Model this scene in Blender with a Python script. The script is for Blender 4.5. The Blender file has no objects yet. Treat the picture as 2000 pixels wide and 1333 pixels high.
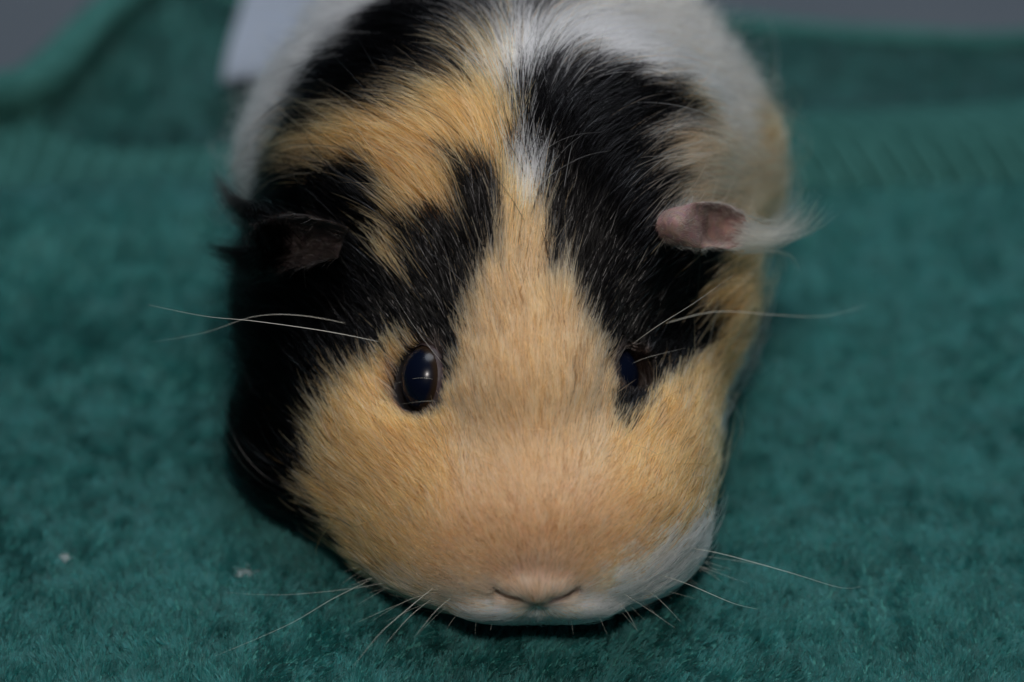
import bpy, math, random
import numpy as np
from mathutils import Vector, Matrix

# ------------------------------------------------------------------ camera, world, lamps
SC = bpy.context.scene
U = 0.01                                   # the code below works in centimetres
TH = math.radians(36)
FPX = 4661.0                               # 55 mm lens on a 23.6 mm sensor, for a picture 2000 wide
RIGHT = np.array([1.0, 0, 0]); FWD = np.array([0, math.cos(TH), -math.sin(TH)]); UPV = np.array([0, math.sin(TH), math.cos(TH)])
REF = np.array([0, 0, 3.9]); CAM = REF - 35 * FWD

def P(px, py, t):
    """point seen at photo position (px, py) at depth t cm"""
    return CAM + t * FWD + RIGHT * ((px - 1000) / FPX * t) + UPV * (-(py - 666.5) / FPX * t)

def project(p):
    d = p - CAM
    t = d @ FWD
    return 1000 + FPX * (d @ RIGHT) / t, 666.5 - FPX * (d @ UPV) / t, t

cd = bpy.data.cameras.new('camera'); cam = bpy.data.objects.new('camera', cd)
SC.collection.objects.link(cam); SC.camera = cam
cam.location = Vector(CAM * U); cam.rotation_euler = (math.pi / 2 - TH, 0, 0)
cd.lens = 55; cd.sensor_width = 23.6; cd.clip_start = 0.01; cd.clip_end = 50
cd.dof.use_dof = True; cd.dof.focus_distance = 34.7 * U; cd.dof.aperture_fstop = 4.5

w = bpy.data.worlds.new('World'); SC.world = w; w.use_nodes = True
w.node_tree.nodes['Background'].inputs[0].default_value = (0.62, 0.75, 1.0, 1)
w.node_tree.nodes['Background'].inputs[1].default_value = 0.035

def area(name, loc, target, size, power, col, shape='DISK'):
    l = bpy.data.lights.new(name, 'AREA'); l.shape = shape; l.size = size * U; l.energy = power; l.color = col
    o = bpy.data.objects.new(name, l); SC.collection.objects.link(o)
    o.location = Vector(loc) * U
    o.rotation_euler = (Vector(target) - Vector(loc)).to_track_quat('-Z', 'Y').to_euler()
    return o
fl = CAM + UPV * 9 + FWD * 2
area('camera_flash', tuple(fl), (0, 1, 3), 4.0, 0.76, (1.0, 0.93, 0.87))
area('ceiling_lamp', (10, 38, 130), (0, 3, 0), 70, 13.5, (0.86, 0.91, 1.0))

SC.view_settings.view_transform = 'Standard'; SC.view_settings.look = 'None'
SC.view_settings.gamma = 1; SC.view_settings.exposure = 0
SC.render.engine = 'CYCLES'
cy = SC.cycles
cy.max_bounces = 16; cy.diffuse_bounces = 3; cy.glossy_bounces = 8; cy.transmission_bounces = 16; cy.transparent_max_bounces = 4
cy.caustics_reflective = False; cy.caustics_refractive = False
cy.use_adaptive_sampling = True; cy.adaptive_threshold = 0.02
cy.use_denoising = True; cy.denoiser = 'OPENIMAGEDENOISE'; cy.denoising_input_passes = 'RGB_ALBEDO_NORMAL'; cy.denoising_prefilter = 'ACCURATE'
cy.sample_clamp_indirect = 4
SC.render.hair_type = 'STRIP' if hasattr(SC.render, 'hair_type') else None
SC.cycles_curves.shape = 'RIBBONS' if hasattr(SC, 'cycles_curves') else None

rng = np.random.default_rng(7)
random.seed(7)
COL = SC.collection

# ------------------------------------------------------------------ helpers
def link(o, parent=None):
    COL.objects.link(o)
    if parent: o.parent = parent
    return o

def mesh_obj(name, v, f, mat, parent=None, smooth=True):
    me = bpy.data.meshes.new(name)
    v = np.asarray(v, dtype=np.float32) * U
    me.vertices.add(len(v)); me.vertices.foreach_set('co', v.ravel())
    f = np.asarray(f)
    k = f.shape[1]
    me.loops.add(f.size); me.loops.foreach_set('vertex_index', f.ravel().astype(np.int32))
    me.polygons.add(len(f)); me.polygons.foreach_set('loop_start', np.arange(0, f.size, k, dtype=np.int32))
    me.update(calc_edges=True); me.validate()
    if smooth: me.polygons.foreach_set('use_smooth', np.ones(len(me.polygons), dtype=bool))
    me.materials.append(mat)
    return link(bpy.data.objects.new(name, me), parent)

def curves_obj(name, pts, rad, tint, mat, parent=None):
    """pts (N,K,3) cm, rad (N,K) cm, tint (N,3) per strand or (N,K,3) per point"""
    n, k, _ = pts.shape
    c = bpy.data.hair_curves.new(name)
    c.add_curves([k] * n)
    c.points.foreach_set('position', (pts * U).astype(np.float32).ravel())
    a = c.attributes.get('radius') or c.attributes.new('radius', 'FLOAT', 'POINT')
    a.data.foreach_set('value', (rad * U).astype(np.float32).ravel())
    dom = 'POINT' if tint.ndim == 3 else 'CURVE'
    a = c.attributes.new('tint', 'FLOAT_COLOR', dom)
    m = tint.reshape(-1, 3); rgba = np.ones((len(m), 4), np.float32); rgba[:, :3] = np.clip(m, 0.004, 0.95)
    a.data.foreach_set('color', rgba.ravel())
    c.materials.append(mat)
    return link(bpy.data.objects.new(name, c), parent)

_G = np.random.default_rng(3).random((32, 32, 32)).astype(np.float32)
def noise(p, s, off=0.0):
    q = p * s + off + 1000.0
    i = np.floor(q).astype(np.int64); f = (q - i).astype(np.float32); f = f * f * (3 - 2 * f)
    r = 0
    for dx in (0, 1):
        for dy in (0, 1):
            for dz in (0, 1):
                wgt = (f[:, 0] if dx else 1 - f[:, 0]) * (f[:, 1] if dy else 1 - f[:, 1]) * (f[:, 2] if dz else 1 - f[:, 2])
                r = r + wgt * _G[(i[:, 0] + dx) % 32, (i[:, 1] + dy) % 32, (i[:, 2] + dz) % 32]
    return r * 2 - 1

def sstep(a, b, x):
    t = np.clip((x - a) / (b - a), 0, 1); return t * t * (3 - 2 * t)
def unit(v):
    return v / np.maximum(np.linalg.norm(v, axis=-1, keepdims=True), 1e-9)

# materials
def new_mat(name):
    m = bpy.data.materials.new(name); m.use_nodes = True
    nt = m.node_tree
    return m, nt, nt.nodes['Principled BSDF'], nt.nodes['Material Output']

def hair_mat(name, rough=0.35, radial=0.6, coat=0.0, ior=1.45):
    m, nt, b, out = new_mat(name)
    nt.nodes.remove(b)
    a = nt.nodes.new('ShaderNodeAttribute'); a.attribute_name = 'tint'
    h = nt.nodes.new('ShaderNodeBsdfHairPrincipled')
    h.model = 'CHIANG'; h.parametrization = 'COLOR'
    h.inputs['Roughness'].default_value = rough
    h.inputs['Radial Roughness'].default_value = radial
    h.inputs['Coat'].default_value = coat
    h.inputs['Random Roughness'].default_value = 0.15; h.inputs['IOR'].default_value = ior
    nt.links.new(a.outputs['Color'], h.inputs['Color'])
    if ior > 1.35:
        mr = nt.nodes.new('ShaderNodeMapRange'); mr.inputs[1].default_value = 0.01; mr.inputs[2].default_value = 0.2
        hi = nt.nodes.new('ShaderNodeHairInfo')
        gl = nt.nodes.new('ShaderNodeMapRange'); gl.inputs[1].default_value = 0.78; gl.inputs[2].default_value = 1.0
        gl.inputs[3].default_value = 1.18; gl.inputs[4].default_value = 1.60
        nt.links.new(hi.outputs['Random'], gl.inputs[0]); nt.links.new(gl.outputs[0], mr.inputs[3])
        mr.inputs[4].default_value = ior
        nt.links.new(a.outputs['Fac'], mr.inputs[0]); nt.links.new(mr.outputs[0], h.inputs['IOR'])
        mr = nt.nodes.new('ShaderNodeMapRange'); mr.inputs[1].default_value = 0.01; mr.inputs[2].default_value = 0.2
        mr.inputs[3].default_value = rough; mr.inputs[4].default_value = 0.55
        nt.links.new(a.outputs['Fac'], mr.inputs[0]); nt.links.new(mr.outputs[0], h.inputs['Roughness'])
    nt.links.new(h.outputs[0], out.inputs['Surface'])
    return m

def skin_mat(name, attr=None, col=(0.5, 0.3, 0.25), rough=0.6, bump=0.3, scale=900, sss=0.1):
    m, nt, b, out = new_mat(name)
    b.inputs['Roughness'].default_value = rough
    b.inputs['Specular IOR Level'].default_value = 0.25
    tc = nt.nodes.new('ShaderNodeTexCoord')
    n = nt.nodes.new('ShaderNodeTexNoise'); n.inputs['Scale'].default_value = scale; n.inputs['Detail'].default_value = 4
    nt.links.new(tc.outputs['Object'], n.inputs['Vector'])
    mx = nt.nodes.new('ShaderNodeMix'); mx.data_type = 'RGBA'; mx.blend_type = 'MULTIPLY'
    mx.inputs[0].default_value = 0.45
    if attr:
        a = nt.nodes.new('ShaderNodeAttribute'); a.attribute_name = attr
        nt.links.new(a.outputs['Color'], mx.inputs[6])
    else:
        mx.inputs[6].default_value = (*col, 1)
    nt.links.new(n.outputs['Color'], mx.inputs[7])
    nt.links.new(mx.outputs[2], b.inputs['Base Color'])
    bp = nt.nodes.new('ShaderNodeBump'); bp.inputs['Strength'].default_value = bump; bp.inputs['Distance'].default_value = 0.0004
    nt.links.new(n.outputs['Fac'], bp.inputs['Height']); nt.links.new(bp.outputs[0], b.inputs['Normal'])
    return m

# ------------------------------------------------------------------ the floor under the towel
m_floor, nt, b, out = new_mat('grey_floor')
n = nt.nodes.new('ShaderNodeTexNoise'); n.inputs['Scale'].default_value = 14; n.inputs['Detail'].default_value = 5
r = nt.nodes.new('ShaderNodeValToRGB'); r.color_ramp.elements[0].color = (0.045, 0.062, 0.078, 1); r.color_ramp.elements[1].color = (0.075, 0.090, 0.105, 1)
tc = nt.nodes.new('ShaderNodeTexCoord'); nt.links.new(tc.outputs['Object'], n.inputs['Vector'])
nt.links.new(n.outputs['Fac'], r.inputs[0]); nt.links.new(r.outputs[0], b.inputs['Base Color']); b.inputs['Roughness'].default_value = 0.8
fo = mesh_obj('floor', [(-150, -80, -0.45), (150, -80, -0.45), (150, 220, -0.45), (-150, 220, -0.45)], [[0, 1, 2, 3]], m_floor)
fo['kind'] = 'structure'

# ------------------------------------------------------------------ the towel
def edge_y(x):
    """far edge of the towel"""
    y = 16.9 - 0.5 * np.clip(x / 10, -3, 3) ** 2 * (x > 0)
    y = y - 4.4 * sstep(-6.8, -9.7, x) + 0.35 * np.sin(x * 0.45 + 1)
    return y
def band_y(x):
    return 11.9 + 0.20 * np.maximum(x, 0) + 0.08 * np.sin(x * 0.8)
def band_w(x):
    return 2.05 + 0.20 * np.maximum(x, 0)
def towel_h(x, y):
    p = np.stack([x, y, x * 0], -1)
    h = 0.10 * noise(p, 0.22) + 0.05 * noise(p, 0.6, 5)
    h = h * sstep(24, 2, np.hypot(x, y + 2) * 0 + 3) + h * 0
    # soft folds running across behind the animal
    h = h + 0.55 * np.exp(-((y - (9.9 + 0.14 * x)) / 1.5) ** 2) * (0.35 + 0.65 * sstep(-1, 5, np.abs(x)))
    h = h - 0.30 * np.exp(-((y - (13.3 + 0.10 * x)) / 1.1) ** 2)
    # a raised hump and rolled lip at the far left edge
    e = edge_y(x) - y
    h = h + 1.2 * np.exp(-((x + 7.2) / 2.0) ** 2) * np.exp(-(e / 1.6) ** 2)
    h = h + 0.85 * sstep(-6.5, -9.5, x) * np.exp(-(e / 0.8) ** 2)
    # ribs of the woven border
    d = y - band_y(x)
    bw = band_w(x); rib = sstep(-0.1, 0.1, d + bw) * sstep(0.1, -0.1, d)
    h = h * 1.0 - 0.05 * rib + 0.30 * rib * np.sin((x + 0.35 * sstep(-2, 4, x) * y) * 2 * math.pi / 0.50)
    return h

m_towel, nt, b, out = new_mat('green_towel')
tc = nt.nodes.new('ShaderNodeTexCoord')
n1 = nt.nodes.new('ShaderNodeTexNoise'); n1.inputs['Scale'].default_value = 260; n1.inputs['Detail'].default_value = 6
n2 = nt.nodes.new('ShaderNodeTexNoise'); n2.inputs['Scale'].default_value = 22; n2.inputs['Detail'].default_value = 4
nt.links.new(tc.outputs['Object'], n1.inputs['Vector']); nt.links.new(tc.outputs['Object'], n2.inputs['Vector'])
r = nt.nodes.new('ShaderNodeValToRGB'); r.color_ramp.elements[0].position = 0.35; r.color_ramp.elements[1].position = 0.68
r.color_ramp.elements[0].color = (0.028, 0.100, 0.090, 1); r.color_ramp.elements[1].color = (0.050, 0.155, 0.140, 1)
mx = nt.nodes.new('ShaderNodeMix'); mx.inputs[0].default_value = 0.45
nt.links.new(n1.outputs['Fac'], mx.inputs[2]); nt.links.new(n2.outputs['Fac'], mx.inputs[3])
nt.links.new(mx.outputs[0], r.inputs[0]); nt.links.new(r.outputs[0], b.inputs['Base Color'])
b.inputs['Roughness'].default_value = 0.9; b.inputs['Specular IOR Level'].default_value = 0.0
b.inputs['Sheen Weight'].default_value = 0.0; b.inputs['Sheen Roughness'].default_value = 0.5
bp = nt.nodes.new('ShaderNodeBump'); bp.inputs['Strength'].default_value = 0.8; bp.inputs['Distance'].default_value = 0.0015
nt.links.new(n1.outputs['Fac'], bp.inputs['Height']); nt.links.new(bp.outputs[0], b.inputs['Normal'])

nx, ny = 560, 320
gx = np.linspace(-24, 24, nx); gv = np.linspace(0, 1, ny)
X, V = np.meshgrid(gx, gv)
Y = -14 + V * (edge_y(X) + 14)
Z = towel_h(X.ravel(), Y.ravel()).reshape(X.shape)
top = np.stack([X, Y, Z], -1).reshape(-1, 3)
ii = np.arange(nx * ny).reshape(ny, nx)
q = np.stack([ii[:-1, :-1], ii[:-1, 1:], ii[1:, 1:], ii[1:, :-1]], -1).reshape(-1, 4)
towel = mesh_obj('towel', top, q, m_towel)
sm = towel.modifiers.new('thick', 'SOLIDIFY'); sm.thickness = 0.30 * U; sm.offset = -1
towel['label'] = 'dark green plush towel with a ribbed border, spread under the guinea pig'; towel['category'] = 'towel'

def tube(name, pts, rads, seg, mat, parent=None):
    pts = np.asarray(pts, float); n = len(pts)
    t = unit(np.gradient(pts, axis=0)); ref = np.array([0.13, 0.31, 0.94])
    a = unit(np.cross(t, ref)); c = np.cross(t, a)
    v = []
    for k in range(seg):
        an = 2 * math.pi * k / seg
        v.append(pts + (a * math.cos(an) + c * math.sin(an)) * np.asarray(rads)[:, None])
    v = np.stack(v, 1).reshape(-1, 3)
    f = []
    for i in range(n - 1):
        for k in range(seg):
            f.append((i * seg + k, i * seg + (k + 1) % seg, (i + 1) * seg + (k + 1) % seg, (i + 1) * seg + k))
    return mesh_obj(name, v, f, mat, parent)
hx = np.linspace(-24, 24, 160)
hy = edge_y(hx) - 0.10; hz = towel_h(hx, hy) + 0.02
tube('hem', np.stack([hx, hy, hz], -1), 0.26 + 0.22 * sstep(-7, -9.5, hx), 12, m_towel, towel)

# plush pile: real fibres where the picture shows them
m_pile = hair_mat('towel_fibre', 0.55, 0.8, ior=1.3)
def pile(n, x0, x1, y0, y1, L, rad, keep=None):
    x = rng.uniform(x0, x1, n); y = rng.uniform(y0, y1, n)
    d = y - band_y(x)
    ok = (d < -band_w(x)) | ((d > 0.05) & (y < edge_y(x) - 0.1))
    x, y = x[ok], y[ok]
    if keep is not None:
        k = keep(x, y); x, y = x[k], y[k]
    p = np.stack([x, y, towel_h(x, y) - 0.03], -1)
    ang = 0.9 + 0.8 * noise(p, 0.35, 3) + 0.9 * noise(p, 3.2, 9)
    lean = 0.58 + 0.15 * noise(p, 3.6, 17)
    # little tufts
    cs = 0.075
    g = np.floor(p[:, :2] / cs).astype(np.int64)
    hsh = lambda a, b, s: ((np.sin(a * 12.9898 + b * 78.233 + s) * 43758.5453) % 1.0)
    best = np.full(len(p), 1e9); cx = np.zeros(len(p)); cyy = np.zeros(len(p)); cid = np.zeros(len(p))
    for i in (-1, 0, 1):
        for j in (-1, 0, 1):
            a, b2 = g[:, 0] + i, g[:, 1] + j
            qx = (a + hsh(a, b2, 1.0)) * cs; qy = (b2 + hsh(a, b2, 7.0)) * cs
            dd = (qx - p[:, 0]) ** 2 + (qy - p[:, 1]) ** 2
            s = dd < best
            best[s] = dd[s]; cx[s] = qx[s]; cyy[s] = qy[s]; cid[s] = hsh(a, b2, 3.0)[s]
    ang = ang + (cid - 0.5) * 1.2
    Lk = L * (0.75 + 0.5 * cid) * rng.uniform(0.8, 1.15, len(p))
    dirv = np.stack([np.cos(ang) * lean, np.sin(ang) * lean, np.sqrt(np.maximum(1 - lean ** 2, 0.15))], -1)
    dirv = unit(dirv + rng.normal(0, 0.12, dirv.shape))
    mid = p + dirv * (Lk * 0.5)[:, None]
    tip = p + dirv * Lk[:, None]
    pull = np.stack([cx - p[:, 0], cyy - p[:, 1], 0 * cx], -1)
    mid = mid + pull * 0.35; tip = tip + pull * 0.75
    tip[:, 2] -= 0.25 * Lk * lean
    pts = np.stack([p, mid, tip], 1)
    rr = np.stack([np.full(len(p), rad), np.full(len(p), rad * 1.05), np.full(len(p), rad * 0.6)], 1)
    k = 1 + 0.12 * noise(p, 2.2, 4) + rng.normal(0, 0.13, len(p)) + 0.50 * (cid - 0.5)
    base = np.array([0.009, 0.077, 0.075]) * (1 - 0.42 * (p[:, 1] > band_y(p[:, 0])))[:, None]  # pile beyond the border tinted darker, standing in for fold shade and pile lean
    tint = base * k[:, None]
    tint[:, 0] += rng.uniform(0, 0.014, len(p))
    return pts, rr, tint
def inview(x, y):
    px, py, t = project(np.stack([x, y, x * 0], -1))
    return (px > -160) & (px < 2160) & (py < 1460)
a = pile(330000, -10.5, 10.5, -6.6, 3.5, 0.20, 0.0062, inview)
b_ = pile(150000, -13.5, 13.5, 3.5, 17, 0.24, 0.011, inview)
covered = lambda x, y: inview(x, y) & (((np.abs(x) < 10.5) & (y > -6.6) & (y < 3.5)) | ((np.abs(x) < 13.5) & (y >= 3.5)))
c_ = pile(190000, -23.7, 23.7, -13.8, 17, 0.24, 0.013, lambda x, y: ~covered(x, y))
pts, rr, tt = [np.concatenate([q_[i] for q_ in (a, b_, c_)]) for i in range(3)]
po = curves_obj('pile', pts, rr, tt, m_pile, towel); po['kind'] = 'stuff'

# ------------------------------------------------------------------ the animal's body as one distance field
EYL, EYR = P(842, 742, 35.02), P(1187, 738, 35.42)
EAX_L = unit(-0.70 * RIGHT + 0.08 * UPV - 0.70 * FWD); EAX_R = unit(0.90 * RIGHT + 0.06 * UPV - 0.42 * FWD)
ESX, ESY = 0.87, 1.13                     # the lid opening is taller than wide
def eyed(p, c, ax_, ln=0.0):
    x_ = unit(np.cross(UPV, ax_)); y_ = np.cross(ax_, x_)
    q = p - c; w_ = q @ ax_; w_ = w_ - np.clip(w_, 0, ln)
    return np.sqrt((q @ x_ / ESX) ** 2 + (q @ y_ / ESY) ** 2 + w_ ** 2)
NOSE = P(1048, 1135, 33.75)
CB = np.stack([RIGHT, UPV, FWD]); WB = np.eye(3)
PR = [  # centre, radii, basis, blend
    (P(1015, 560, 36.5), (2.10, 2.30, 2.0), CB, 0.5),        # cranium
    (P(1030, 800, 35.35), (1.22, 2.2, 1.45), CB, 0.5),       # bridge of the nose
    (P(1046, 1000, 35.0), (2.0, 1.35, 1.45), CB, 0.5),      # muzzle
    (P(838, 905, 36.4), (1.42, 1.75, 1.75), CB, 0.6),        # cheeks
    (P(1212, 910, 36.4), (1.22, 1.75, 1.75), CB, 0.6),
    (P(1035, 1045, 35.7), (2.28, 0.98, 1.7), CB, 0.5),        # jaw
    (P(1040, 1082, 35.15), (1.88, 0.88, 1.25), CB, 0.4),
    (P(1048, 1140, 34.12), (0.62, 0.30, 0.42), CB, 0.18),    # nose tip
    (P(975, 1178, 34.6), (0.55, 0.20, 0.45), CB, 0.2),     # lips
    (P(1120, 1178, 34.6), (0.55, 0.20, 0.45), CB, 0.2),
    (np.array([-0.1, 3.6, 3.55]), (3.15, 3.1, 3.15), WB, 0.6),   # nape
    (np.array([-0.25, 3.0, 2.3]), (3.50, 3.9, 2.4), WB, 0.8),     # shoulders
    (np.array([0.0, 8.4, 3.4]), (3.2, 8.1, 3.5), WB, 0.6),
    (np.array([-0.04, 6.2, 2.9]), (3.93, 3.2, 3.0), WB, 0.6),       # flanks
    (np.array([-0.6, 1.0, 1.3]), (3.15, 2.2, 1.3), WB, 0.6),      # chest     # trunk
    (np.array([-1.2, 0.4, 0.32]), (0.45, 0.95, 0.32), WB, 0.2), # forefeet tucked under the chin
    (np.array([1.4, 0.4, 0.32]), (0.45, 0.95, 0.32), WB, 0.2),
    (np.array([-3.1, 11.5, 0.4]), (0.6, 1.7, 0.4), WB, 0.2),     # hind feet
    (np.array([3.1, 11.5, 0.4]), (0.6, 1.7, 0.4), WB, 0.2),
]
def capsule(p, a, b, r):
    ab = b - a; h = np.clip(((p - a) @ ab) / (ab @ ab), 0, 1)
    return np.linalg.norm(p - a - h[:, None] * ab, axis=1) - r
SLITS = [(P(953, 1124, 34.15), P(985, 1156, 34.0)), (P(985, 1156, 34.0), P(1014, 1170, 33.92)),
         (P(1145, 1122, 34.15), P(1112, 1156, 34.0)), (P(1112, 1156, 34.0), P(1082, 1170, 33.92))]
def sdf(p):
    p = p.astype(np.float64)
    d = None
    for c, r, B, k in PR:
        q = (p - c) @ B.T / np.array(r)
        k0 = np.linalg.norm(q, axis=1); k1 = np.linalg.norm(q / np.array(r), axis=1)
        e = k0 * (k0 - 1) / np.maximum(k1, 1e-6)
        if d is None: d = e
        else:
            h = np.maximum(k - np.abs(d - e), 0) / k
            d = np.minimum(d, e) - h * h * k * 0.25
    for c, ax_ in ((EYL, EAX_L), (EYR, EAX_R)):
        e = 0.445 - eyed(p, c, ax_, 0.6 if c[0] < 0 else 0.35); k = 0.10
        h = np.maximum(k - np.abs(d - e), 0) / k
        d = np.maximum(d, e) + h * h * k * 0.25
    near = np.linalg.norm(p - NOSE, axis=1) < 1.6
    if near.any():
        pn = p[near]; dn = d[near]
        for j, (a, b) in enumerate(SLITS):
            e = -capsule(pn, a, b, 0.062); k = 0.16
            h = np.maximum(k - np.abs(dn - e), 0) / k
            dn = np.maximum(dn, e) + h * h * k * 0.25
        d[near] = dn
    return np.maximum(d, 0.04 - p[:, 2])
def grad(p, e=0.02):
    g = np.stack([sdf(p + np.eye(3)[i] * e) - sdf(p - np.eye(3)[i] * e) for i in range(3)], -1)
    return unit(g)

lo = np.array([-4.6, -4.2, -0.1]); hi = np.array([4.6, 17.0, 7.6]); hstep = 0.10
N3 = np.ceil((hi - lo) / hstep).astype(int) + 1
ax = [lo[i] + np.arange(N3[i]) * hstep for i in range(3)]
GX, GY, GZ = np.meshgrid(*ax, indexing='ij')
allp = np.stack([GX, GY, GZ], -1).reshape(-1, 3)
D = np.concatenate([sdf(c) for c in np.array_split(allp, 12)]).reshape(N3)
S = D < 0
c8 = np.zeros(tuple(N3 - 1), int)
for i in (0, 1):
    for j in (0, 1):
        for k in (0, 1):
            c8 += S[i:N3[0] - 1 + i, j:N3[1] - 1 + j, k:N3[2] - 1 + k]
act = (c8 > 0) & (c8 < 8)
vid = -np.ones(act.shape, int); vid[act] = np.arange(act.sum())
cells = np.argwhere(act)
vv = lo + (cells + 0.5) * hstep
for _ in range(3):
    vv = vv - grad(vv) * np.clip(sdf(vv), -0.08, 0.08)[:, None]
faces = []
for a in range(3):
    b, c = (a + 1) % 3, (a + 2) % 3
    s0 = [slice(None)] * 3; s1 = [slice(None)] * 3
    s0[a] = slice(0, -1); s1[a] = slice(1, None)
    cr = S[tuple(s0)] != S[tuple(s1)]
    e = np.argwhere(cr)
    e = e[(e[:, b] > 0) & (e[:, c] > 0) & (e[:, b] < N3[b] - 1) & (e[:, c] < N3[c] - 1)]
    inside = S[tuple(e.T)]
    ob = np.eye(3, dtype=int)[b]; oc = np.eye(3, dtype=int)[c]
    qd = np.stack([vid[tuple((e - ob - oc).T)], vid[tuple((e - oc).T)], vid[tuple(e.T)], vid[tuple((e - ob).T)]], -1)
    qd[~inside] = qd[~inside][:, ::-1]
    faces.append(qd)
faces = np.concatenate(faces)

# ------------------------------------------------------------------ coat pattern
ORANGE, BLACK, WHITE, CREAM, NOSEC = 0, 1, 2, 3, 4
CV = np.array([[0.64, 0.285, 0.090], [0.005, 0.0045, 0.005], [0.88, 0.89, 0.88], [0.86, 0.76, 0.60], [0.29, 0.185, 0.155]])
def inpoly(x, y, poly):
    r = np.zeros(len(x), bool); n = len(poly); j = n - 1
    for i in range(n):
        xi, yi = poly[i]; xj, yj = poly[j]
        c = ((yi > y) != (yj > y)) & (x < (xj - xi) * (y - yi) / (yj - yi + 1e-9) + xi)
        r ^= c; j = i
    return r
B_LEFT = [(520, 200), (560, 330), (640, 300), (700, 300), (765, 370), (770, 440), (730, 500), (790, 575), (770, 500), (812, 420),
          (900, 450), (905, 370), (925, 330), (960, 330), (990, 380), (965, 430), (945, 520), (905, 580), (888, 700), (868, 760),
          (872, 800), (835, 812), (795, 770), (792, 690), (800, 655), (760, 655), (722, 688), (675, 702), (640, 750), (612, 840), (606, 905),
          (598, 965), (632, 1020), (678, 1090), (725, 1150), (560, 1200), (300, 1100), (350, 300)]
B_TOP = [(380, 420), (560, 420), (590, 300), (640, 245), (760, 215), (850, 160), (920, 95), (960, 75), (1010, 60), (1060, 65), (1090, 10),
         (1090, -250), (700, -120), (640, 60), (560, 260)]
O_STRIPE = [(575, 262), (650, 235), (700, 205), (790, 205), (860, 160), (900, 115), (940, 110), (985, 190), (1003, 300), (1005, 370),
            (975, 345), (930, 310), (905, 330), (905, 400), (870, 390), (850, 395), (818, 430), (790, 500), (800, 570), (745, 510), (735, 470), (775, 430),
            (755, 360), (700, 325), (620, 335), (575, 330)]
B_RIGHT = [(1005, 200), (1040, 160), (1120, 140), (1200, 150), (1290, 180), (1345, 215), (1270, 240), (1235, 280), (1250, 330), (1290, 375), (1265, 430),
           (1290, 480), (1360, 495), (1385, 540), (1355, 600), (1395, 650), (1360, 700), (1290, 740), (1262, 795), (1230, 825), (1205, 815),
           (1200, 720), (1165, 630), (1125, 560), (1085, 490), (1055, 420), (1075, 340), (1035, 315), (1015, 330), (1010, 260)]
W_CROWN = [(935, 90), (1000, 75), (1080, 40), (1200, 20), (1290, 110), (1350, 190), (1280, 170), (1180, 145), (1100, 140), (1040, 160),
           (1005, 200), (1008, 300), (1040, 320), (1078, 340), (1055, 390), (1030, 415), (1012, 380), (1003, 300), (985, 190), (955, 130)]
W_MUZ = [(885, 1205), (950, 1178), (1000, 1186), (1048, 1188), (1100, 1182), (1140, 1158), (1165, 1130), (1235, 1100), (1285, 1050), (1355, 1018), (1440, 965),
         (1450, 1300), (800, 1300), (820, 1222)]
W_BR = [(1290, 105), (1350, 190), (1400, 250), (1440, 300), (1620, 340), (1620, -300), (1150, -300), (1200, 15)]
W_BL = [(300, -300), (760, -250), (740, 40), (640, 130), (585, 220), (545, 330), (530, 430), (300, 430)]
CR_R = [(1345, 215), (1270, 240), (1235, 280), (1250, 330), (1290, 375), (1265, 430), (1290, 480), (1460, 490), (1480, 380), (1420, 240)]
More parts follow.
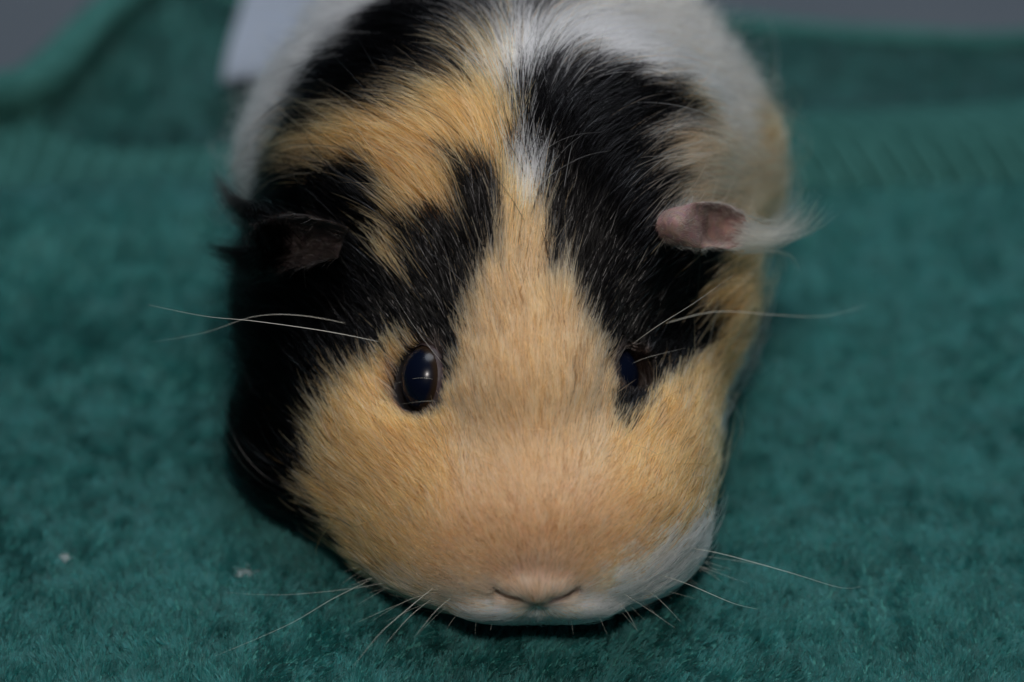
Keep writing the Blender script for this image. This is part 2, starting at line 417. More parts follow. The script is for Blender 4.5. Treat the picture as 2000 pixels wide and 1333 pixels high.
def coat(p, jit=1.0, soft=14, cp=None):
    x, y, t = project(p)
    if cp is not None:
        am = 10 + 28 * sstep(720, 380, y) + 14 * sstep(950, 1050, y)
        x = x + am * noise(cp, 9.0, 91); y = y + 1.3 * am * noise(cp, 9.0, 19)
    n1 = noise(p, 3.2, 11); n2 = noise(p, 3.2, 37); n3 = noise(p, 9.0, 51); n4 = noise(p, 9.0, 77)
    x = x + jit * (14 * n1 + 9 * n3 + rng.normal(0, soft * 0.35, len(x)))
    y = y + jit * (14 * n2 + 9 * n4 + rng.normal(0, soft * 0.5, len(x)))
    if cp is not None:
        wild = rng.random(len(x)) < 0.08
        x = x + wild * rng.normal(0, 38, len(x)); y = y + wild * rng.normal(0, 38, len(x))
    c = np.full(len(p), ORANGE)
    inr = inpoly(x, y, CR_R); c[inr] = np.where(n4[inr] > 0.25, CREAM, ORANGE)
    c[inpoly(x, y, B_TOP)] = BLACK
    c[inpoly(x, y, B_LEFT)] = BLACK
    c[inpoly(x, y, O_STRIPE)] = ORANGE
    c[inpoly(x, y, B_RIGHT)] = BLACK
    c[inpoly(x, y, W_CROWN)] = WHITE
    jm = rng.normal(0, 9, len(x)) if cp is not None else 0
    c[inpoly(x + jm, y + jm * 1.3, W_MUZ)] = WHITE
    wb = inpoly(x, y, W_BR) & (p[:, 1] > 3.2); c[wb] = np.where((x[wb] > 1130 + 30 * n1[wb]) & (p[wb, 1] > 4.6), CREAM, WHITE)
    c[inpoly(x, y, W_BL) & (p[:, 1] > 3.6)] = WHITE
    mixb = (x > 930) & (x < 1100) & (y < 80) & (n3 > 0.05)
    c[mixb & (c == BLACK)] = WHITE
    c[(y < 45) & (x > 1090) & (p[:, 1] < 6)] = CREAM
    # flank: pale body behind the shoulders, black left shoulder, ginger right shoulder
    wy = p[:, 1] + 0.5 * n1
    back = wy > 5.6 - 0.35 * np.clip(np.abs(p[:, 0]), 0, 3)
    pale = back & ~((p[:, 0] < -2.5) & (wy < 4.9))
    c[pale] = WHITE
    c[pale & (p[:, 0] > 0.6)] = CREAM
    side = (p[:, 0] > 3.0) & (wy > 2.0) & (wy < 7.2) & (p[:, 2] < 4.6)
    c[side] = np.where((n3[side] > 0.1) & (wy[side] > 4.5), CREAM, ORANGE)
    grey = (p[:, 0] > 2.8) & (wy > 0.5) & (p[:, 2] < 2.2) & (n1 > -0.2)
    c[grey] = WHITE
    col = CV[c].copy()
    dN = np.linalg.norm(p - NOSE, axis=1)
    ds_ = np.minimum.reduce([capsule(p, a, b, 0) for a, b in SLITS])
    wn = 0.75 * np.clip(1.25 - dN / 0.60, 0, 1) * (y < 1180)
    col = col * (1 - wn[:, None]) + CV[NOSEC] * wn[:, None]
    wd = sstep(0.30, 0.08, ds_) * 0.65
    col = col * (1 - wd[:, None]) + np.array([0.20, 0.095, 0.085]) * wd[:, None]
    # muzzle a touch paler round the lips, cheeks richer
    pale_l = sstep(1100, 1180, y) * (c == ORANGE)
    col = col * (1 - 0.45 * pale_l[:, None]) + CV[CREAM] * 0.45 * pale_l[:, None]
    dusty = inr & (c == ORANGE)
    col[dusty] = col[dusty] * 0.6 + CV[CREAM] * 0.3
    wf = (c == ORANGE) * sstep(860, 930, x) * sstep(1230, 1160, x) * sstep(380, 460, y) * sstep(1120, 900, y) * 0.6
    col = col * (1 - wf[:, None]) + np.array([0.42, 0.27, 0.145]) * wf[:, None]
    wn2 = (c == ORANGE) * sstep(2.0, 0.5, dN) * 0.4
    col = col * (1 - wn2[:, None]) + np.array([0.46, 0.30, 0.175]) * wn2[:, None]
    de_ = np.minimum(np.linalg.norm(p - EYL, axis=1), np.linalg.norm(p - EYR, axis=1))
    we = sstep(0.74, 0.60, de_)[:, None] * (np.abs(x - 1020) > 150)[:, None]
    col = col * (1 - we) + np.array([0.05, 0.035, 0.03]) * we
    return c, col

m_skin = skin_mat('coat_skin', attr='tint')
body = mesh_obj('guinea_pig', vv, faces, m_skin)
body['label'] = 'black, orange and white guinea pig facing the camera, crouched on the green towel'; body['category'] = 'guinea pig'
cc, ccol = coat(vv, soft=0)
ccol = np.where((cc == ORANGE)[:, None], ccol * 0.6 + np.array([0.42, 0.25, 0.18]) * 0.3, ccol * (0.75 + 0.2 * sstep(4, 6, vv[:, 1]))[:, None])
ds_ = np.minimum.reduce([capsule(vv, a, b, 0) for a, b in SLITS])
wsl = sstep(0.16, 0.08, ds_)[:, None]
ccol = ccol * (1 - wsl) + np.array([0.30, 0.16, 0.14]) * wsl
de_ = np.minimum(eyed(vv, EYL, EAX_L, 1.2), eyed(vv, EYR, EAX_R, 1.2))
we = sstep(0.75, 0.60, de_)[:, None]
ccol = ccol * (1 - we) + np.array([0.007, 0.005, 0.005]) * we
at = body.data.attributes.new('tint', 'FLOAT_COLOR', 'POINT')
at.data.foreach_set('color', np.concatenate([ccol, np.ones((len(ccol), 1))], 1).astype(np.float32).ravel())

# ------------------------------------------------------------------ fur
EAR_R0, EAR_L0 = P(1300, 445, 37.0), P(640, 480, 37.0)
tri = np.concatenate([faces[:, [0, 1, 2]], faces[:, [0, 2, 3]]])
A, B, C3 = vv[tri[:, 0]], vv[tri[:, 1]], vv[tri[:, 2]]
ta = np.linalg.norm(np.cross(B - A, C3 - A), axis=1) / 2
cen = (A + B + C3) / 3
def grow(n, weight, lenf, radf, K=7, clump=0.10, cstr=0.35, jitter=0.10, sel=None, seed=1, tintf=None):
    w_ = ta * weight(cen); w_ = w_ / w_.sum()
    idx = rng.choice(len(ta), n, p=w_)
    u, v = rng.random(n), rng.random(n); s = u + v > 1; u[s] = 1 - u[s]; v[s] = 1 - v[s]
    p = A[idx] + (B[idx] - A[idx]) * u[:, None] + (C3[idx] - A[idx]) * v[:, None]
    if sel is not None: p = p[sel(p)]
    n = len(p)
    g0 = grad(p)
    p = p - g0 * 0.008
    # tufts: nearest jittered lattice point
    cell = clump
    gi = np.floor(p / cell).astype(np.int64)
    best = np.full(n, 1e9); cp = np.zeros((n, 3))
    for i in (-1, 0, 1):
        for j in (-1, 0, 1):
            for k in (-1, 0, 1):
                a = gi + np.array([i, j, k])
                h = np.sin(a @ np.array([12.9898, 78.233, 37.719])) * 43758.5453
                off = np.stack([h % 1, (h * 1.37) % 1, (h * 2.11) % 1], -1)
                qp = (a + off) * cell
                dd = ((qp - p) ** 2).sum(1); s = dd < best
                best[s] = dd[s]; cp[s] = qp[s]
    L = lenf(p) * rng.uniform(0.72, 1.15, n) * (1 + 0.18 * noise(cp, 1 / cell, 3))
    jn = rng.normal(0, jitter, (n, 3)) + 0.16 * np.stack([noise(p, 1.6, 5), noise(p, 1.6, 15), noise(p, 1.6, 25)], -1) \
        + 0.12 * np.stack([noise(cp, 1 / cell, 5), noise(cp, 1 / cell, 15), noise(cp, 1 / cell, 25)], -1)
    a0 = lift(p)
    pts = [p]; x = p.copy(); ds = L / (K - 1); nrm = g0
    for k in range(1, K):
        f = flow(x) + jn
        f = unit(f - (f * nrm).sum(1, keepdims=True) * nrm)
        sk = (k - 1) / (K - 2)
        an = a0 * (1 - 0.85 * sk) 
        dv = f * np.cos(an)[:, None] + nrm * np.sin(an)[:, None]
        x = x + dv * ds[:, None]
        nrm = grad(x, 0.06)
        dd = sdf(x); hh = 0.015 * L * k; under = dd < hh
        x[under] = x[under] + nrm[under] * (hh - dd)[under][:, None]
        x = x + (cp - p - ((cp - p) * nrm).sum(1, keepdims=True) * nrm) * (cstr * 1.5 * sk / (K - 1))
        pts.append(x.copy())
    pts = np.stack(pts, 1)
    pts[:, :, 2] = np.maximum(pts[:, :, 2], 0.06)
    # nothing grows over the eyes
    q_ = pts.reshape(-1, 3)
    de = np.minimum(eyed(q_, EYL, EAX_L, 0.5), eyed(q_, EYR, EAX_R, 0.0)).reshape(n, K).min(1)
    dr = np.minimum(eyed(p, EYL, EAX_L), eyed(p, EYR, EAX_R))
    ds_ = np.minimum.reduce([capsule(p, a, b, 0) for a, b in SLITS])
    ok = (dr > 0.485) & (de > 0.43) & (ds_ > 0.085)
    pts, p, L, cp = pts[ok], p[ok], L[ok], cp[ok]; n = len(p)
    prof = np.array([0.85, 1.0, 1.0, 0.92, 0.78, 0.55, 0.15]) if K == 7 else np.linspace(1, 0.2, K)
    rr = radf(p)[:, None] * prof[None] * rng.uniform(0.75, 1.2, n)[:, None]
    c, col = coat(pts[:, K // 2], cp=cp)
    k1 = rng.normal(0, 0.36, n) + 0.16 * noise(cp, 1 / cell, 45) + 0.10 * noise(p, 1.1, 65)
    col = col * np.clip(1 + k1, 0.2, 1.55)[:, None]
    lt = (c == ORANGE) & (rng.random(n) < 0.18)
    col[lt] = col[lt] * 0.55 + np.array([0.80, 0.62, 0.42]) * 0.45
    dk = (c == ORANGE) & (rng.random(n) < 0.14)
    col[dk] = col[dk] * np.array([0.55, 0.45, 0.35])
    return pts, rr, col, c
HC = 0.1
FLOW0 = P(1048, 1190, 33.95)
def flow(x):
    d = unit(x - FLOW0)
    y = x[:, 1]; dx = x[:, 0] - (0.30 - 0.06 * np.clip(y, -3, 5))
    crown = sstep(-0.5, 3.0, y)
    v = d * (1.0 - 0.55 * crown)[:, None]
    v[:, 1] += 0.30 * crown
    v[:, 0] += np.clip(dx / 1.2, -1, 1) * (0.10 + 0.85 * crown)
    v[:, 2] += -0.35 * crown * np.clip(np.abs(dx) / 2.5, 0, 1)
    body = sstep(5, 8, y)
    v = v * (1 - 0.6 * body)[:, None] + np.array([0, 0.8, 0]) * body[:, None]
    return unit(v)
def lift(p):
    ck = sstep(1.5, 2.6, np.abs(p[:, 0] - 0.15)) * sstep(1.5, 0, p[:, 1])
    dN = np.linalg.norm(p - NOSE, axis=1)
    return 0.16 + 0.36 * sstep(1.0, 2.6, dN) + 0.18 * sstep(3.2, 6, dN) + 0.25 * sstep(1.35, 0.95, p[:, 2]) * sstep(-1.0, -2.0, p[:, 1]) + 0.10 * ck - 0.05
def lenf(p):
    dN = np.linalg.norm(p - NOSE, axis=1)
    L = 0.27 + 0.06 * sstep(0.2, 1.3, dN) + 0.26 * sstep(1.0, 3.2, dN) + 0.90 * sstep(3.0, 5.4, dN) + 0.35 * sstep(5.0, 8, dN)
    ck = sstep(1.3, 2.8, np.abs(p[:, 0] - 0.2)) * sstep(4.5, 1, p[:, 1])
    L = L + 0.22 * ck * sstep(1, 2, dN)
    L = L + 0.05 * sstep(1.35, 0.95, p[:, 2]) * sstep(-1.0, -2.0, p[:, 1])
    de = np.minimum(np.linalg.norm(p - EYL, axis=1), np.linalg.norm(p - EYR, axis=1))
    de2 = np.minimum(capsule(p, P(1300, 450, 35.4), P(1400, 440, 36.4), 0), capsule(p, P(650, 480, 35.5), P(580, 475, 36.3), 0))
    return L * (0.45 + 0.55 * sstep(0.55, 1.3, de)) * (0.55 + 0.45 * sstep(0.3, 0.9, de2))
m_fur = hair_mat('fur_strand', 0.15, 0.35, ior=1.45)
head_w = lambda c: sstep(6.5, 4.5, c[:, 1]) * (0.15 + 0.85 * sstep(0.6, -0.5, grad(c) @ FWD)) * (1 + 0.5 * sstep(2.6, 0.8, np.linalg.norm(c - NOSE, axis=1))) + 1e-6
near_w = lambda c: head_w(c) * sstep(3.4, 2.6, np.linalg.norm(c - NOSE, axis=1)) + 1e-9
far_w = lambda c: head_w(c) * sstep(2.6, 3.4, np.linalg.norm(c - NOSE, axis=1)) + 1e-9
g1 = grow(105000, near_w, lenf, lambda p: 0.0062 + 0 * p[:, 0], clump=0.075, cstr=0.40)
g1b = grow(160000, far_w, lenf, lambda p: 0.0070 + 0 * p[:, 0], clump=0.165, cstr=0.9)
back_w = lambda c: sstep(4.0, 6.0, c[:, 1]) * (c[:, 2] > 0.2) + 1e-6
g2 = grow(26000, back_w, lambda p: 0 * p[:, 0] + 0.9, lambda p: 0 * p[:, 0] + 0.010, clump=0.3, cstr=0.5, jitter=0.12)
# stray longer guard hairs
g3 = grow(2600, head_w, lambda p: lenf(p) * 1.55, lambda p: 0 * p[:, 0] + 0.0042, clump=0.5, cstr=0.0, jitter=0.28)
fur = curves_obj('fur', *[np.concatenate([g[i] for g in (g1, g1b, g2, g3)]) for i in range(3)], m_fur, body)
fur['kind'] = 'stuff'

# ------------------------------------------------------------------ eyes
m_eye, nt, b, out = new_mat('eye_surface')
tc = nt.nodes.new('ShaderNodeTexCoord'); sp = nt.nodes.new('ShaderNodeSeparateXYZ')
nt.links.new(tc.outputs['Object'], sp.inputs[0])
mr = nt.nodes.new('ShaderNodeMapRange'); mr.inputs[1].default_value = 0; mr.inputs[2].default_value = 0.5 * U
nt.links.new(sp.outputs['Z'], mr.inputs[0])
r = nt.nodes.new('ShaderNodeValToRGB')
r.color_ramp.elements[0].position = 0.30; r.color_ramp.elements[0].color = (0.04, 0.03, 0.025, 1)
r.color_ramp.elements[1].position = 0.62; r.color_ramp.elements[1].color = (0.0015, 0.003, 0.009, 1)
e = r.color_ramp.elements.new(0.40); e.color = (0.020, 0.011, 0.006, 1)
e = r.color_ramp.elements.new(0.52); e.color = (0.014, 0.009, 0.006, 1)
nt.links.new(mr.outputs[0], r.inputs[0]); nt.links.new(r.outputs[0], b.inputs['Base Color'])
b.inputs['Roughness'].default_value = 0.24; b.inputs['Specular IOR Level'].default_value = 0.12; b.inputs['Coat Weight'].default_value = 0.05; b.inputs['Coat Roughness'].default_value = 0.12
m_lid = skin_mat('eyelid_skin', col=(0.040, 0.026, 0.027), rough=0.5)
def zone(R, a0, a1, nu, nv):
    v, f = [], []
    for i in range(nu + 1):
        a = a0 + (a1 - a0) * i / nu
        for j in range(nv):
            t = 2 * math.pi * j / nv
            rr = R(i / nu, t) if callable(R) else R
            v.append((rr * math.sin(a) * math.cos(t), rr * math.sin(a) * math.sin(t), rr * math.cos(a)))
    for i in range(nu):
        for j in range(nv):
            f.append((i * nv + j, (i + 1) * nv + j, (i + 1) * nv + (j + 1) % nv, i * nv + (j + 1) % nv))
    return np.array(v), f
def place(o, c, axis, up=tuple(UPV)):
    z = Vector(axis).normalized(); x = Vector(up).cross(z).normalized(); y = z.cross(x)
    m = Matrix((x * ESX, y * ESY, z)).transposed().to_4x4(); m.translation = Vector(c) * U
    o.matrix_world = m
for c, axv in ((EYL, EAX_L), (EYR, EAX_R)):
    v, f = zone(0.47, 0.001, math.pi, 28, 40)
    e = mesh_obj('eye', v, f, m_eye, body); place(e, c, axv)
    # lids: a thick rim with an almond opening
    def rimR(s, t): return 0.482 + 0.030 * math.sin(math.pi * min(1, s * 1.15)) ** 0.7 - 0.02 * s
    v, f = zone(rimR, 1.10, 1.85, 12, 40)
    v = np.array(v); v[:, 0] *= 1.0; v[:, 1] *= 1.02
    l = mesh_obj('eyelid', v, f, m_lid, e)

# ------------------------------------------------------------------ ears
def spline(ctrl, n):
    ctrl = np.asarray(ctrl, float); m = len(ctrl)
    t = np.linspace(0, m - 1, n); i = np.clip(np.floor(t).astype(int), 0, m - 2); f = (t - i)[:, None]
    g = lambda k: ctrl[np.clip(k, 0, m - 1)]
    p0, p1, p2, p3 = g(i - 1), g(i), g(i + 1), g(i + 2)
    return 0.5 * (2 * p1 + (p2 - p0) * f + (2 * p0 - 5 * p1 + 4 * p2 - p3) * f ** 2 + (3 * p1 - p0 - 3 * p2 + p3) * f ** 3)
def ear(top, mid, bot, mat, cup, nu=28):
    a, m_, b2 = spline(top, nu), spline(mid, nu), spline(bot, nu)
    nv = 17; v = []
    for j in range(nv):
        s = j / (nv - 1)
        v.append(a * (1 - s) * (1 - 2 * s) + m_ * 4 * s * (1 - s) + b2 * s * (2 * s - 1))
    v = np.stack(v, 1)
    f = [(i * nv + j, i * nv + j + 1, (i + 1) * nv + j + 1, (i + 1) * nv + j) for i in range(nu - 1) for j in range(nv - 1)]
    pp = v.reshape(-1, 3)
    pp = pp + 0.035 * np.stack([noise(pp, 4, 1), noise(pp, 4, 2), noise(pp, 4, 3)], -1) + 0.012 * np.stack([noise(pp, 14, 1), noise(pp, 14, 2), noise(pp, 14, 3)], -1)
    o = mesh_obj('ear', pp, f, mat, body)
    s = o.modifiers.new('thick', 'SOLIDIFY'); s.thickness = 0.045 * U; s.offset = 0
    s = o.modifiers.new('smooth', 'SUBSURF'); s.levels = 1; s.render_levels = 1
    return o
m_earp = skin_mat('ear_skin_pink', col=(0.27, 0.175, 0.155), rough=0.7, scale=900, bump=0.6)
m_eard = skin_mat('ear_skin_dark', col=(0.030, 0.022, 0.021), rough=0.7, scale=900, bump=0.6)
ear_r = ear([P(1230, 440, 36.2), P(1312, 406, 35.1), P(1370, 394, 35.3), P(1420, 398, 35.6), P(1448, 412, 35.9)],
            [P(1235, 455, 35.9), P(1325, 444, 34.7), P(1385, 446, 35.9), P(1432, 446, 36.2), P(1462, 450, 36.2)],
            [P(1245, 478, 36.1), P(1335, 482, 35.2), P(1385, 486, 35.4), P(1430, 486, 35.7), P(1452, 482, 36.0)], m_earp, 0.2)
ear_r['label'] = 'pink right ear with pale fringe'
ear_l = ear([P(680, 445, 34.82), P(630, 425, 34.82), P(570, 420, 35.12), P(515, 432, 35.62), P(485, 458, 36.02)],
            [P(670, 480, 35.32), P(620, 470, 35.62), P(565, 468, 35.92), P(525, 476, 36.22), P(498, 482, 36.32)],
            [P(660, 505, 35.02), P(620, 515, 35.12), P(580, 524, 35.42), P(545, 528, 35.82), P(520, 512, 36.12)], m_eard, 0.2)
ear_l['label'] = 'dark brown ear with black fringe'

def tuft(ctrl, n, spread0, spread1, rad, col, Lvar=0.35, K=9, curl=0.06, pinch=None):
    base = spline(ctrl, K)
    out_p, out_r, out_c = [], [], []
    off0 = rng.normal(0, 1, (n, 3)) * spread0; off1 = off0 * 0.4 + rng.normal(0, 1, (n, 3)) * spread1
    cut = 1 - Lvar * rng.random(n)
    s = np.linspace(0, 1, K)
    pts = []
    for k in range(K):
        sk = s[k] * cut
        idx = sk * (K - 1); i = np.clip(np.floor(idx).astype(int), 0, K - 2); f = (idx - i)[:, None]
        b0 = base[i] * (1 - f) + base[i + 1] * f
        pts.append(b0 + off0 * (1 - sk[:, None]) + off1 * sk[:, None] ** 1.3)
    pts = np.stack(pts, 1)
    rr = rad * (1 - 0.8 * s)[None] * np.ones((n, 1))
    cc_ = np.array(col)[None] * (1 + rng.normal(0, 0.15, n))[:, None]
    return pts, rr, cc_
def fuzz(o, n, L, rad, col, out=0.5):
    """short down all over an ear, leaning towards its tip"""
    nv = 17
    me = o.data; v = np.empty(len(me.vertices) * 3, np.float32); me.vertices.foreach_get('co', v); v = v.reshape(-1, 3) / U
    nu = len(v) // nv; g = v.reshape(nu, nv, 3)
    a = rng.uniform(0, nu - 1.001, n); b_ = rng.uniform(0, nv - 1.001, n)
    e_ = rng.random(n) < 0.15; b_[e_] = rng.choice([0, nv - 1.001], e_.sum())
    i, j = a.astype(int), b_.astype(int)
    fa, fb = (a - i)[:, None], (b_ - j)[:, None]
    p = (g[i, j] * (1 - fa) + g[i + 1, j] * fa) * (1 - fb) + (g[i, j + 1] * (1 - fa) + g[i + 1, j + 1] * fa) * fb
    t1 = unit(g[i + 1, j] - g[i, j]); t2 = unit(g[i, j + 1] - g[i, j]); nn = unit(np.cross(t1, t2))
    nn = nn * np.sign(-(nn @ FWD))[:, None]
    side = (b_ / (nv - 1) - 0.5)[:, None] * 2
    d = unit(t1 * 0.8 + nn * 0.35 + t2 * side * out + rng.normal(0, 0.22, (n, 3)))
    LL = (L * rng.uniform(0.4, 1.2, n))[:, None]
    pts = np.stack([p + d * LL * s - nn * 0.25 * LL * s * s for s in np.linspace(0, 1, 5)], 1)
    return pts_pad(pts), rad * (1 - 0.8 * np.linspace(0, 1, 9))[None] * np.ones((n, 1)), np.array(col)[None] * (1 + rng.normal(0, 0.2, n))[:, None]
def pts_pad(p5):
    out_ = []
    for k in range(9):
        i, f = k // 2, (k % 2) / 2
        out_.append(p5[:, i] * (1 - f) + p5[:, min(i + 1, 4)] * f)
    return np.stack(out_, 1)
def join(lst): return [np.concatenate([l[i] for l in lst]) for i in range(3)]
cream = (0.52, 0.46, 0.36)
TR = [tuft([P(1440, 470, 35.80), P(1490, 472, 36.13), P(1540, 458, 36.34), P(1590, 408, 36.56)], 90, 0.11, 0.13, 0.005, cream, 0.6),
      tuft([P(1450, 440, 35.90), P(1500, 450, 36.17), P(1540, 420, 36.34), P(1552, 370, 36.39)], 55, 0.11, 0.10, 0.005, cream, 0.5),
      tuft([P(1450, 455, 35.90), P(1500, 462, 36.17), P(1570, 440, 36.47), P(1605, 395, 36.60)], 60, 0.10, 0.16, 0.004, cream, 0.3),
      tuft([P(1450, 490, 35.90), P(1500, 488, 36.17), P(1540, 500, 36.34), P(1550, 530, 36.39)], 5, 0.06, 0.06, 0.004, cream, 0.1),
      tuft([P(1260, 450, 34.80), P(1300, 412, 34.97), P(1370, 385, 35.27), P(1450, 400, 35.90)], 110, 0.07, 0.06, 0.0036, (0.60, 0.50, 0.38), 0.5),
      tuft([P(1270, 480, 34.84), P(1330, 470, 35.10), P(1400, 455, 35.40), P(1440, 450, 35.80)], 60, 0.09, 0.10, 0.004, (0.70, 0.55, 0.32), 0.5),
      tuft([P(1270, 490, 34.84), P(1330, 490, 35.10), P(1400, 488, 35.40), P(1450, 492, 35.90)], 70, 0.05, 0.04, 0.0036, (0.66, 0.56, 0.42), 0.4)]
TR = TR[:4]
TR.append(fuzz(ear_r, 1500, 0.20, 0.0030, (0.50, 0.40, 0.31)))
curves_obj('ear_fringe', *join(TR), m_fur, ear_r)
blk = (0.012, 0.010, 0.010)
TL = [tuft([P(525, 450, 35.62), P(510, 430, 36.03), P(455, 400, 36.37), P(415, 340, 36.61)], 220, 0.14, 0.03, 0.006, blk, 0.5),
      tuft([P(540, 445, 35.40), P(520, 425, 35.97), P(480, 415, 36.22), P(430, 370, 36.52)], 160, 0.16, 0.05, 0.006, blk, 0.5),
      tuft([P(530, 490, 35.70), P(510, 500, 36.03), P(450, 495, 36.40), P(405, 482, 36.67)], 380, 0.16, 0.05, 0.006, blk, 0.6),
      tuft([P(535, 512, 35.70), P(510, 525, 36.03), P(470, 525, 36.28), P(440, 520, 36.46)], 200, 0.16, 0.08, 0.006, blk, 0.5),
      tuft([P(700, 450, 34.90), P(640, 425, 35.16), P(580, 420, 35.55), P(520, 440, 35.97)], 60, 0.07, 0.05, 0.0045, blk, 0.5)]
TL = TL[:4]
TL.append(fuzz(ear_l, 2200, 0.24, 0.0034, (0.02, 0.016, 0.015)))
curves_obj('ear_fringe', *join(TL), m_fur, ear_l)

# ------------------------------------------------------------------ whiskers
m_wh, nt, b, out = new_mat('whisker_pale')
b.inputs['Base Color'].default_value = (0.55, 0.54, 0.48, 1); b.inputs['Roughness'].default_value = 0.35
b.inputs['Transmission Weight'].default_value = 0.0
m_whd, nt, b, out = new_mat('whisker_dark')
b.inputs['Base Color'].default_value = (0.03, 0.025, 0.02, 1); b.inputs['Roughness'].default_value = 0.35
def surf_t(px, py):
    t = np.linspace(33, 38, 260); p = np.stack([P(px, py, a) for a in t]); d = sdf(p) < 0
    return t[np.argmax(d)] if d.any() else None
def whisker(ctrl, r0=0.0050, mat=m_wh):
    st = surf_t(ctrl[0][0], ctrl[0][1])
    if st is not None: ctrl = [(ctrl[0][0], ctrl[0][1], st + 0.03)] + list(ctrl[1:])
    r0 = r0 * 0.72
    c = np.array([P(*k) for k in ctrl]); p = spline(c, 22)
    s = np.linspace(0, 1, 22)
    tube('whisker', p, r0 * (1 - 0.85 * s) * (0.35 + 0.65 * sstep(0, 0.22, s)), 5, mat, body)
W = [
    ([(760, 672, 35.4), (640, 648, 35.0), (500, 628, 34.8), (400, 618, 34.9), (290, 596, 35.2)], 0.0075, m_wh),
    ([(720, 642, 35.6), (600, 618, 35.3), (500, 618, 35.3), (400, 650, 35.6), (290, 670, 36)], 0.0055, m_wh),
    ([(1230, 655, 35.3), (1300, 632, 35.6), (1400, 609, 36), (1520, 616, 36.4), (1610, 618, 36.8), (1690, 598, 37.3)], 0.0105, m_wh),
    ([(1205, 695, 34.8), (1280, 640, 34.8), (1350, 596, 35), (1432, 538, 35.4)], 0.0050, m_wh),
    ([(1340, 578, 36), (1420, 556, 36.4), (1520, 547, 36.8), (1600, 551, 37), (1680, 560, 37.5)], 0.0040, m_whd),
    ([(1205, 725, 34.8), (1260, 700, 34.9), (1340, 680, 35.2)], 0.0035, m_wh),
    ([(868, 752, 34.6), (840, 740, 34.5), (810, 740, 34.6), (770, 750, 35)], 0.0035, m_wh),
    ([(860, 785, 34.6), (830, 784, 34.5), (780, 790, 34.8)], 0.0028, m_wh),
    ([(880, 728, 34.3), (840, 680, 34.3), (800, 625, 34.6), (765, 570, 35)], 0.0030, m_wh),
    ([(740, 1125, 35.6), (650, 1170, 35), (560, 1222, 34.5), (420, 1282, 34.2)], 0.0042, m_wh),
    ([(850, 1145, 34.6), (790, 1195, 34.2), (740, 1240, 34), (690, 1302, 33.8)], 0.0055, m_wh),
    ([(850, 1165, 34.6), (800, 1205, 34.3), (750, 1262, 34.1)], 0.0050, m_wh),
    ([(885, 1165, 34.5), (850, 1195, 34.2), (810, 1245, 34)], 0.0055, m_wh),
    ([(860, 1150, 34.8), (780, 1180, 34.8), (700, 1215, 34.8)], 0.0035, m_wh),
    ([(790, 1130, 35.4), (700, 1148, 35.4), (560, 1162, 35.3), (440, 1158, 35.4)], 0.0032, m_wh),
    ([(1300, 1065, 35.6), (1400, 1080, 35.2), (1540, 1118, 35), (1640, 1148, 35.1), (1680, 1146, 35.3)], 0.0060, m_wh),
    ([(1290, 1075, 35.6), (1400, 1090, 35.5), (1500, 1105, 35.4)], 0.0040, m_wh),
    ([(1260, 1115, 35.0), (1340, 1140, 34.8), (1430, 1178, 34.7), (1480, 1190, 34.8)], 0.0062, m_wh),
    ([(1310, 1085, 35.6), (1390, 1115, 35.4), (1460, 1140, 35.4)], 0.0035, m_wh),
    ([(1230, 1140, 34.8), (1280, 1165, 34.7), (1330, 1215, 34.6)], 0.0050, m_wh),
    ([(1200, 1150, 34.6), (1250, 1180, 34.5), (1320, 1228, 34.4)], 0.0045, m_wh),
    ([(1180, 1160, 34.5), (1220, 1190, 34.4), (1245, 1232, 34.3)], 0.0045, m_wh),
    ([(1150, 1180, 34.5), (1170, 1205, 34.4), (1185, 1238, 34.4)], 0.0035, m_wh),
    ([(1105, 1190, 34.5), (1115, 1212, 34.5), (1120, 1240, 34.5)], 0.0028, m_wh),
    ([(940, 1190, 34.6), (930, 1215, 34.5), (928, 1240, 34.5)], 0.0030, m_wh),
    ([(975, 1195, 34.6), (962, 1215, 34.5), (958, 1232, 34.5)], 0.0028, m_wh),
    ([(915, 1180, 34.6), (885, 1210, 34.5), (870, 1235, 34.5)], 0.0032, m_wh),
    ([(640, 955, 36.6), (600, 950, 36.4), (545, 930, 36.3)], 0.0035, m_wh),
    ([(650, 985, 36.6), (600, 990, 36.4), (550, 1000, 36.3)], 0.0035, m_wh),
    ([(660, 1010, 36.6), (610, 1020, 36.4), (555, 985, 36.3)], 0.0030, m_wh),
]
for c, r0, m in W: whisker(c, r0, m)
for i in range(34):
    s = rng.random()
    left = i % 2 == 0
    x0 = (900 - 190 * s) if left else (1180 + 170 * s); y0 = 1165 - 75 * s + rng.uniform(-12, 12)
    dx = (-1 if left else 1) * rng.uniform(40, 130); dy = rng.uniform(15, 75) * (1 - 0.5 * s)
    whisker([(x0, y0, 34.9 + s), (x0 + dx * 0.5, y0 + dy * 0.4, 34.7 + s), (x0 + dx, y0 + dy, 34.6 + s)], 0.0030)

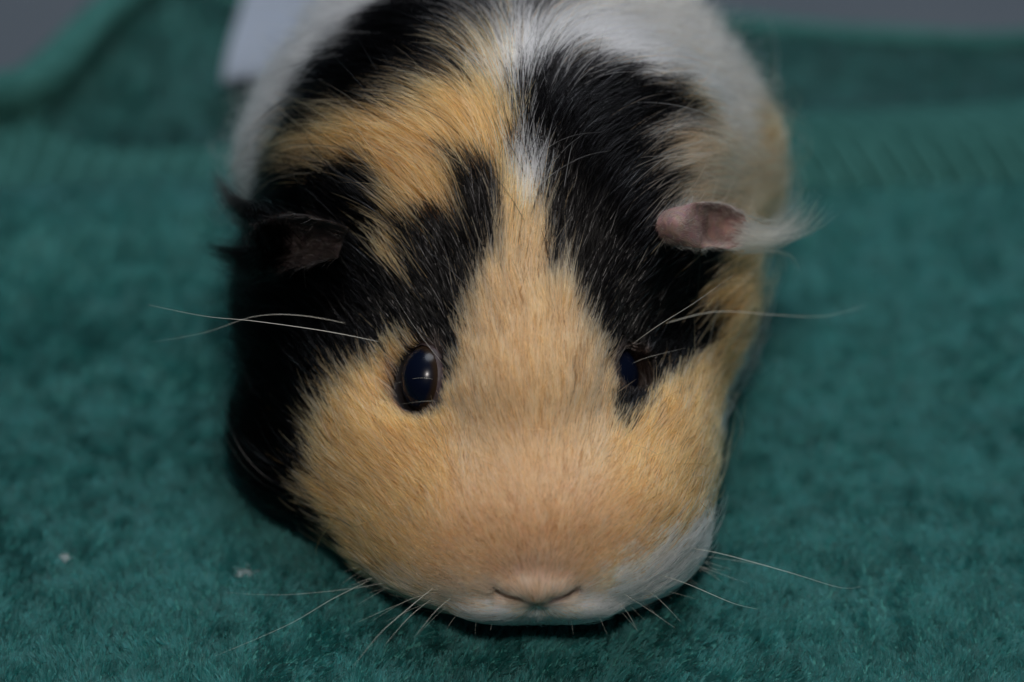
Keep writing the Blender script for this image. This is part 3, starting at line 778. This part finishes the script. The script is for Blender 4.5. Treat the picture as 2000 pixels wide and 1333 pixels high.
# ------------------------------------------------------------------ small things
m_cloth, nt, b, out = new_mat('white_cloth')
b.inputs['Base Color'].default_value = (0.70, 0.80, 0.95, 1); b.inputs['Roughness'].default_value = 0.85
n = nt.nodes.new('ShaderNodeTexNoise'); n.inputs['Scale'].default_value = 120
bp = nt.nodes.new('ShaderNodeBump'); bp.inputs['Distance'].default_value = 0.002
nt.links.new(n.outputs['Fac'], bp.inputs['Height']); nt.links.new(bp.outputs[0], b.inputs['Normal'])
def on_ground(px, py, z=0.0):
    d = unit(P(px, py, 10) - CAM); s = (z - CAM[2]) / d[2]; return CAM + d * s
g0, g1_, g2_, g3_ = on_ground(432, 160, 0.7), on_ground(620, 150, 0.7), on_ground(660, -120, 1.6), on_ground(505, -120, 1.6)
vs, fs = [], []
for i in range(15):
    for j in range(15):
        u, v = i / 14, j / 14
        p = (g0 * (1 - u) + g1_ * u) * (1 - v) + (g3_ * (1 - u) + g2_ * u) * v
        p = p + np.array([0, 0, 0.12 * math.sin(5 * u + 2 * v) + 0.10 * math.sin(9 * v)])
        vs.append(p)
for i in range(14):
    for j in range(14): fs.append((i * 15 + j, (i + 1) * 15 + j, (i + 1) * 15 + j + 1, i * 15 + j + 1))
cl = mesh_obj('white_cloth', vs, fs, m_cloth)
s = cl.modifiers.new('thick', 'SOLIDIFY'); s.thickness = 0.15 * U
cl['label'] = 'pale bluish white cloth on the towel behind the guinea pig'; cl['category'] = 'cloth'

def lint(px, py, size, col, label, stretch=1.0):
    c = on_ground(px, py, 0.20); n = 60
    p0 = c + rng.normal(0, 1, (n, 3)) * np.array([size * stretch, size, size * 0.4])
    dirs = unit(rng.normal(0, 1, (n, 3)) * np.array([1, 1, 0.3])) * size * 1.3
    bend = rng.normal(0, 1, (n, 3)) * size * 0.4
    s = np.linspace(0, 1, 5)[None, :, None]
    pts = p0[:, None] + dirs[:, None] * s + bend[:, None] * (s * (1 - s) * 4)
    o = curves_obj('lint', pts, np.full((n, 5), 0.005), np.tile(np.array(col), (n, 1)), m_fur)
    o['label'] = label; o['category'] = 'lint'
lint(127, 1089, 0.035, (0.75, 0.78, 0.9), 'tiny pale lint speck on the towel near its left end')
lint(478, 1118, 0.045, (0.72, 0.75, 0.88), 'wider pale lint fluff on the towel beside the black chest fur', 1.9)
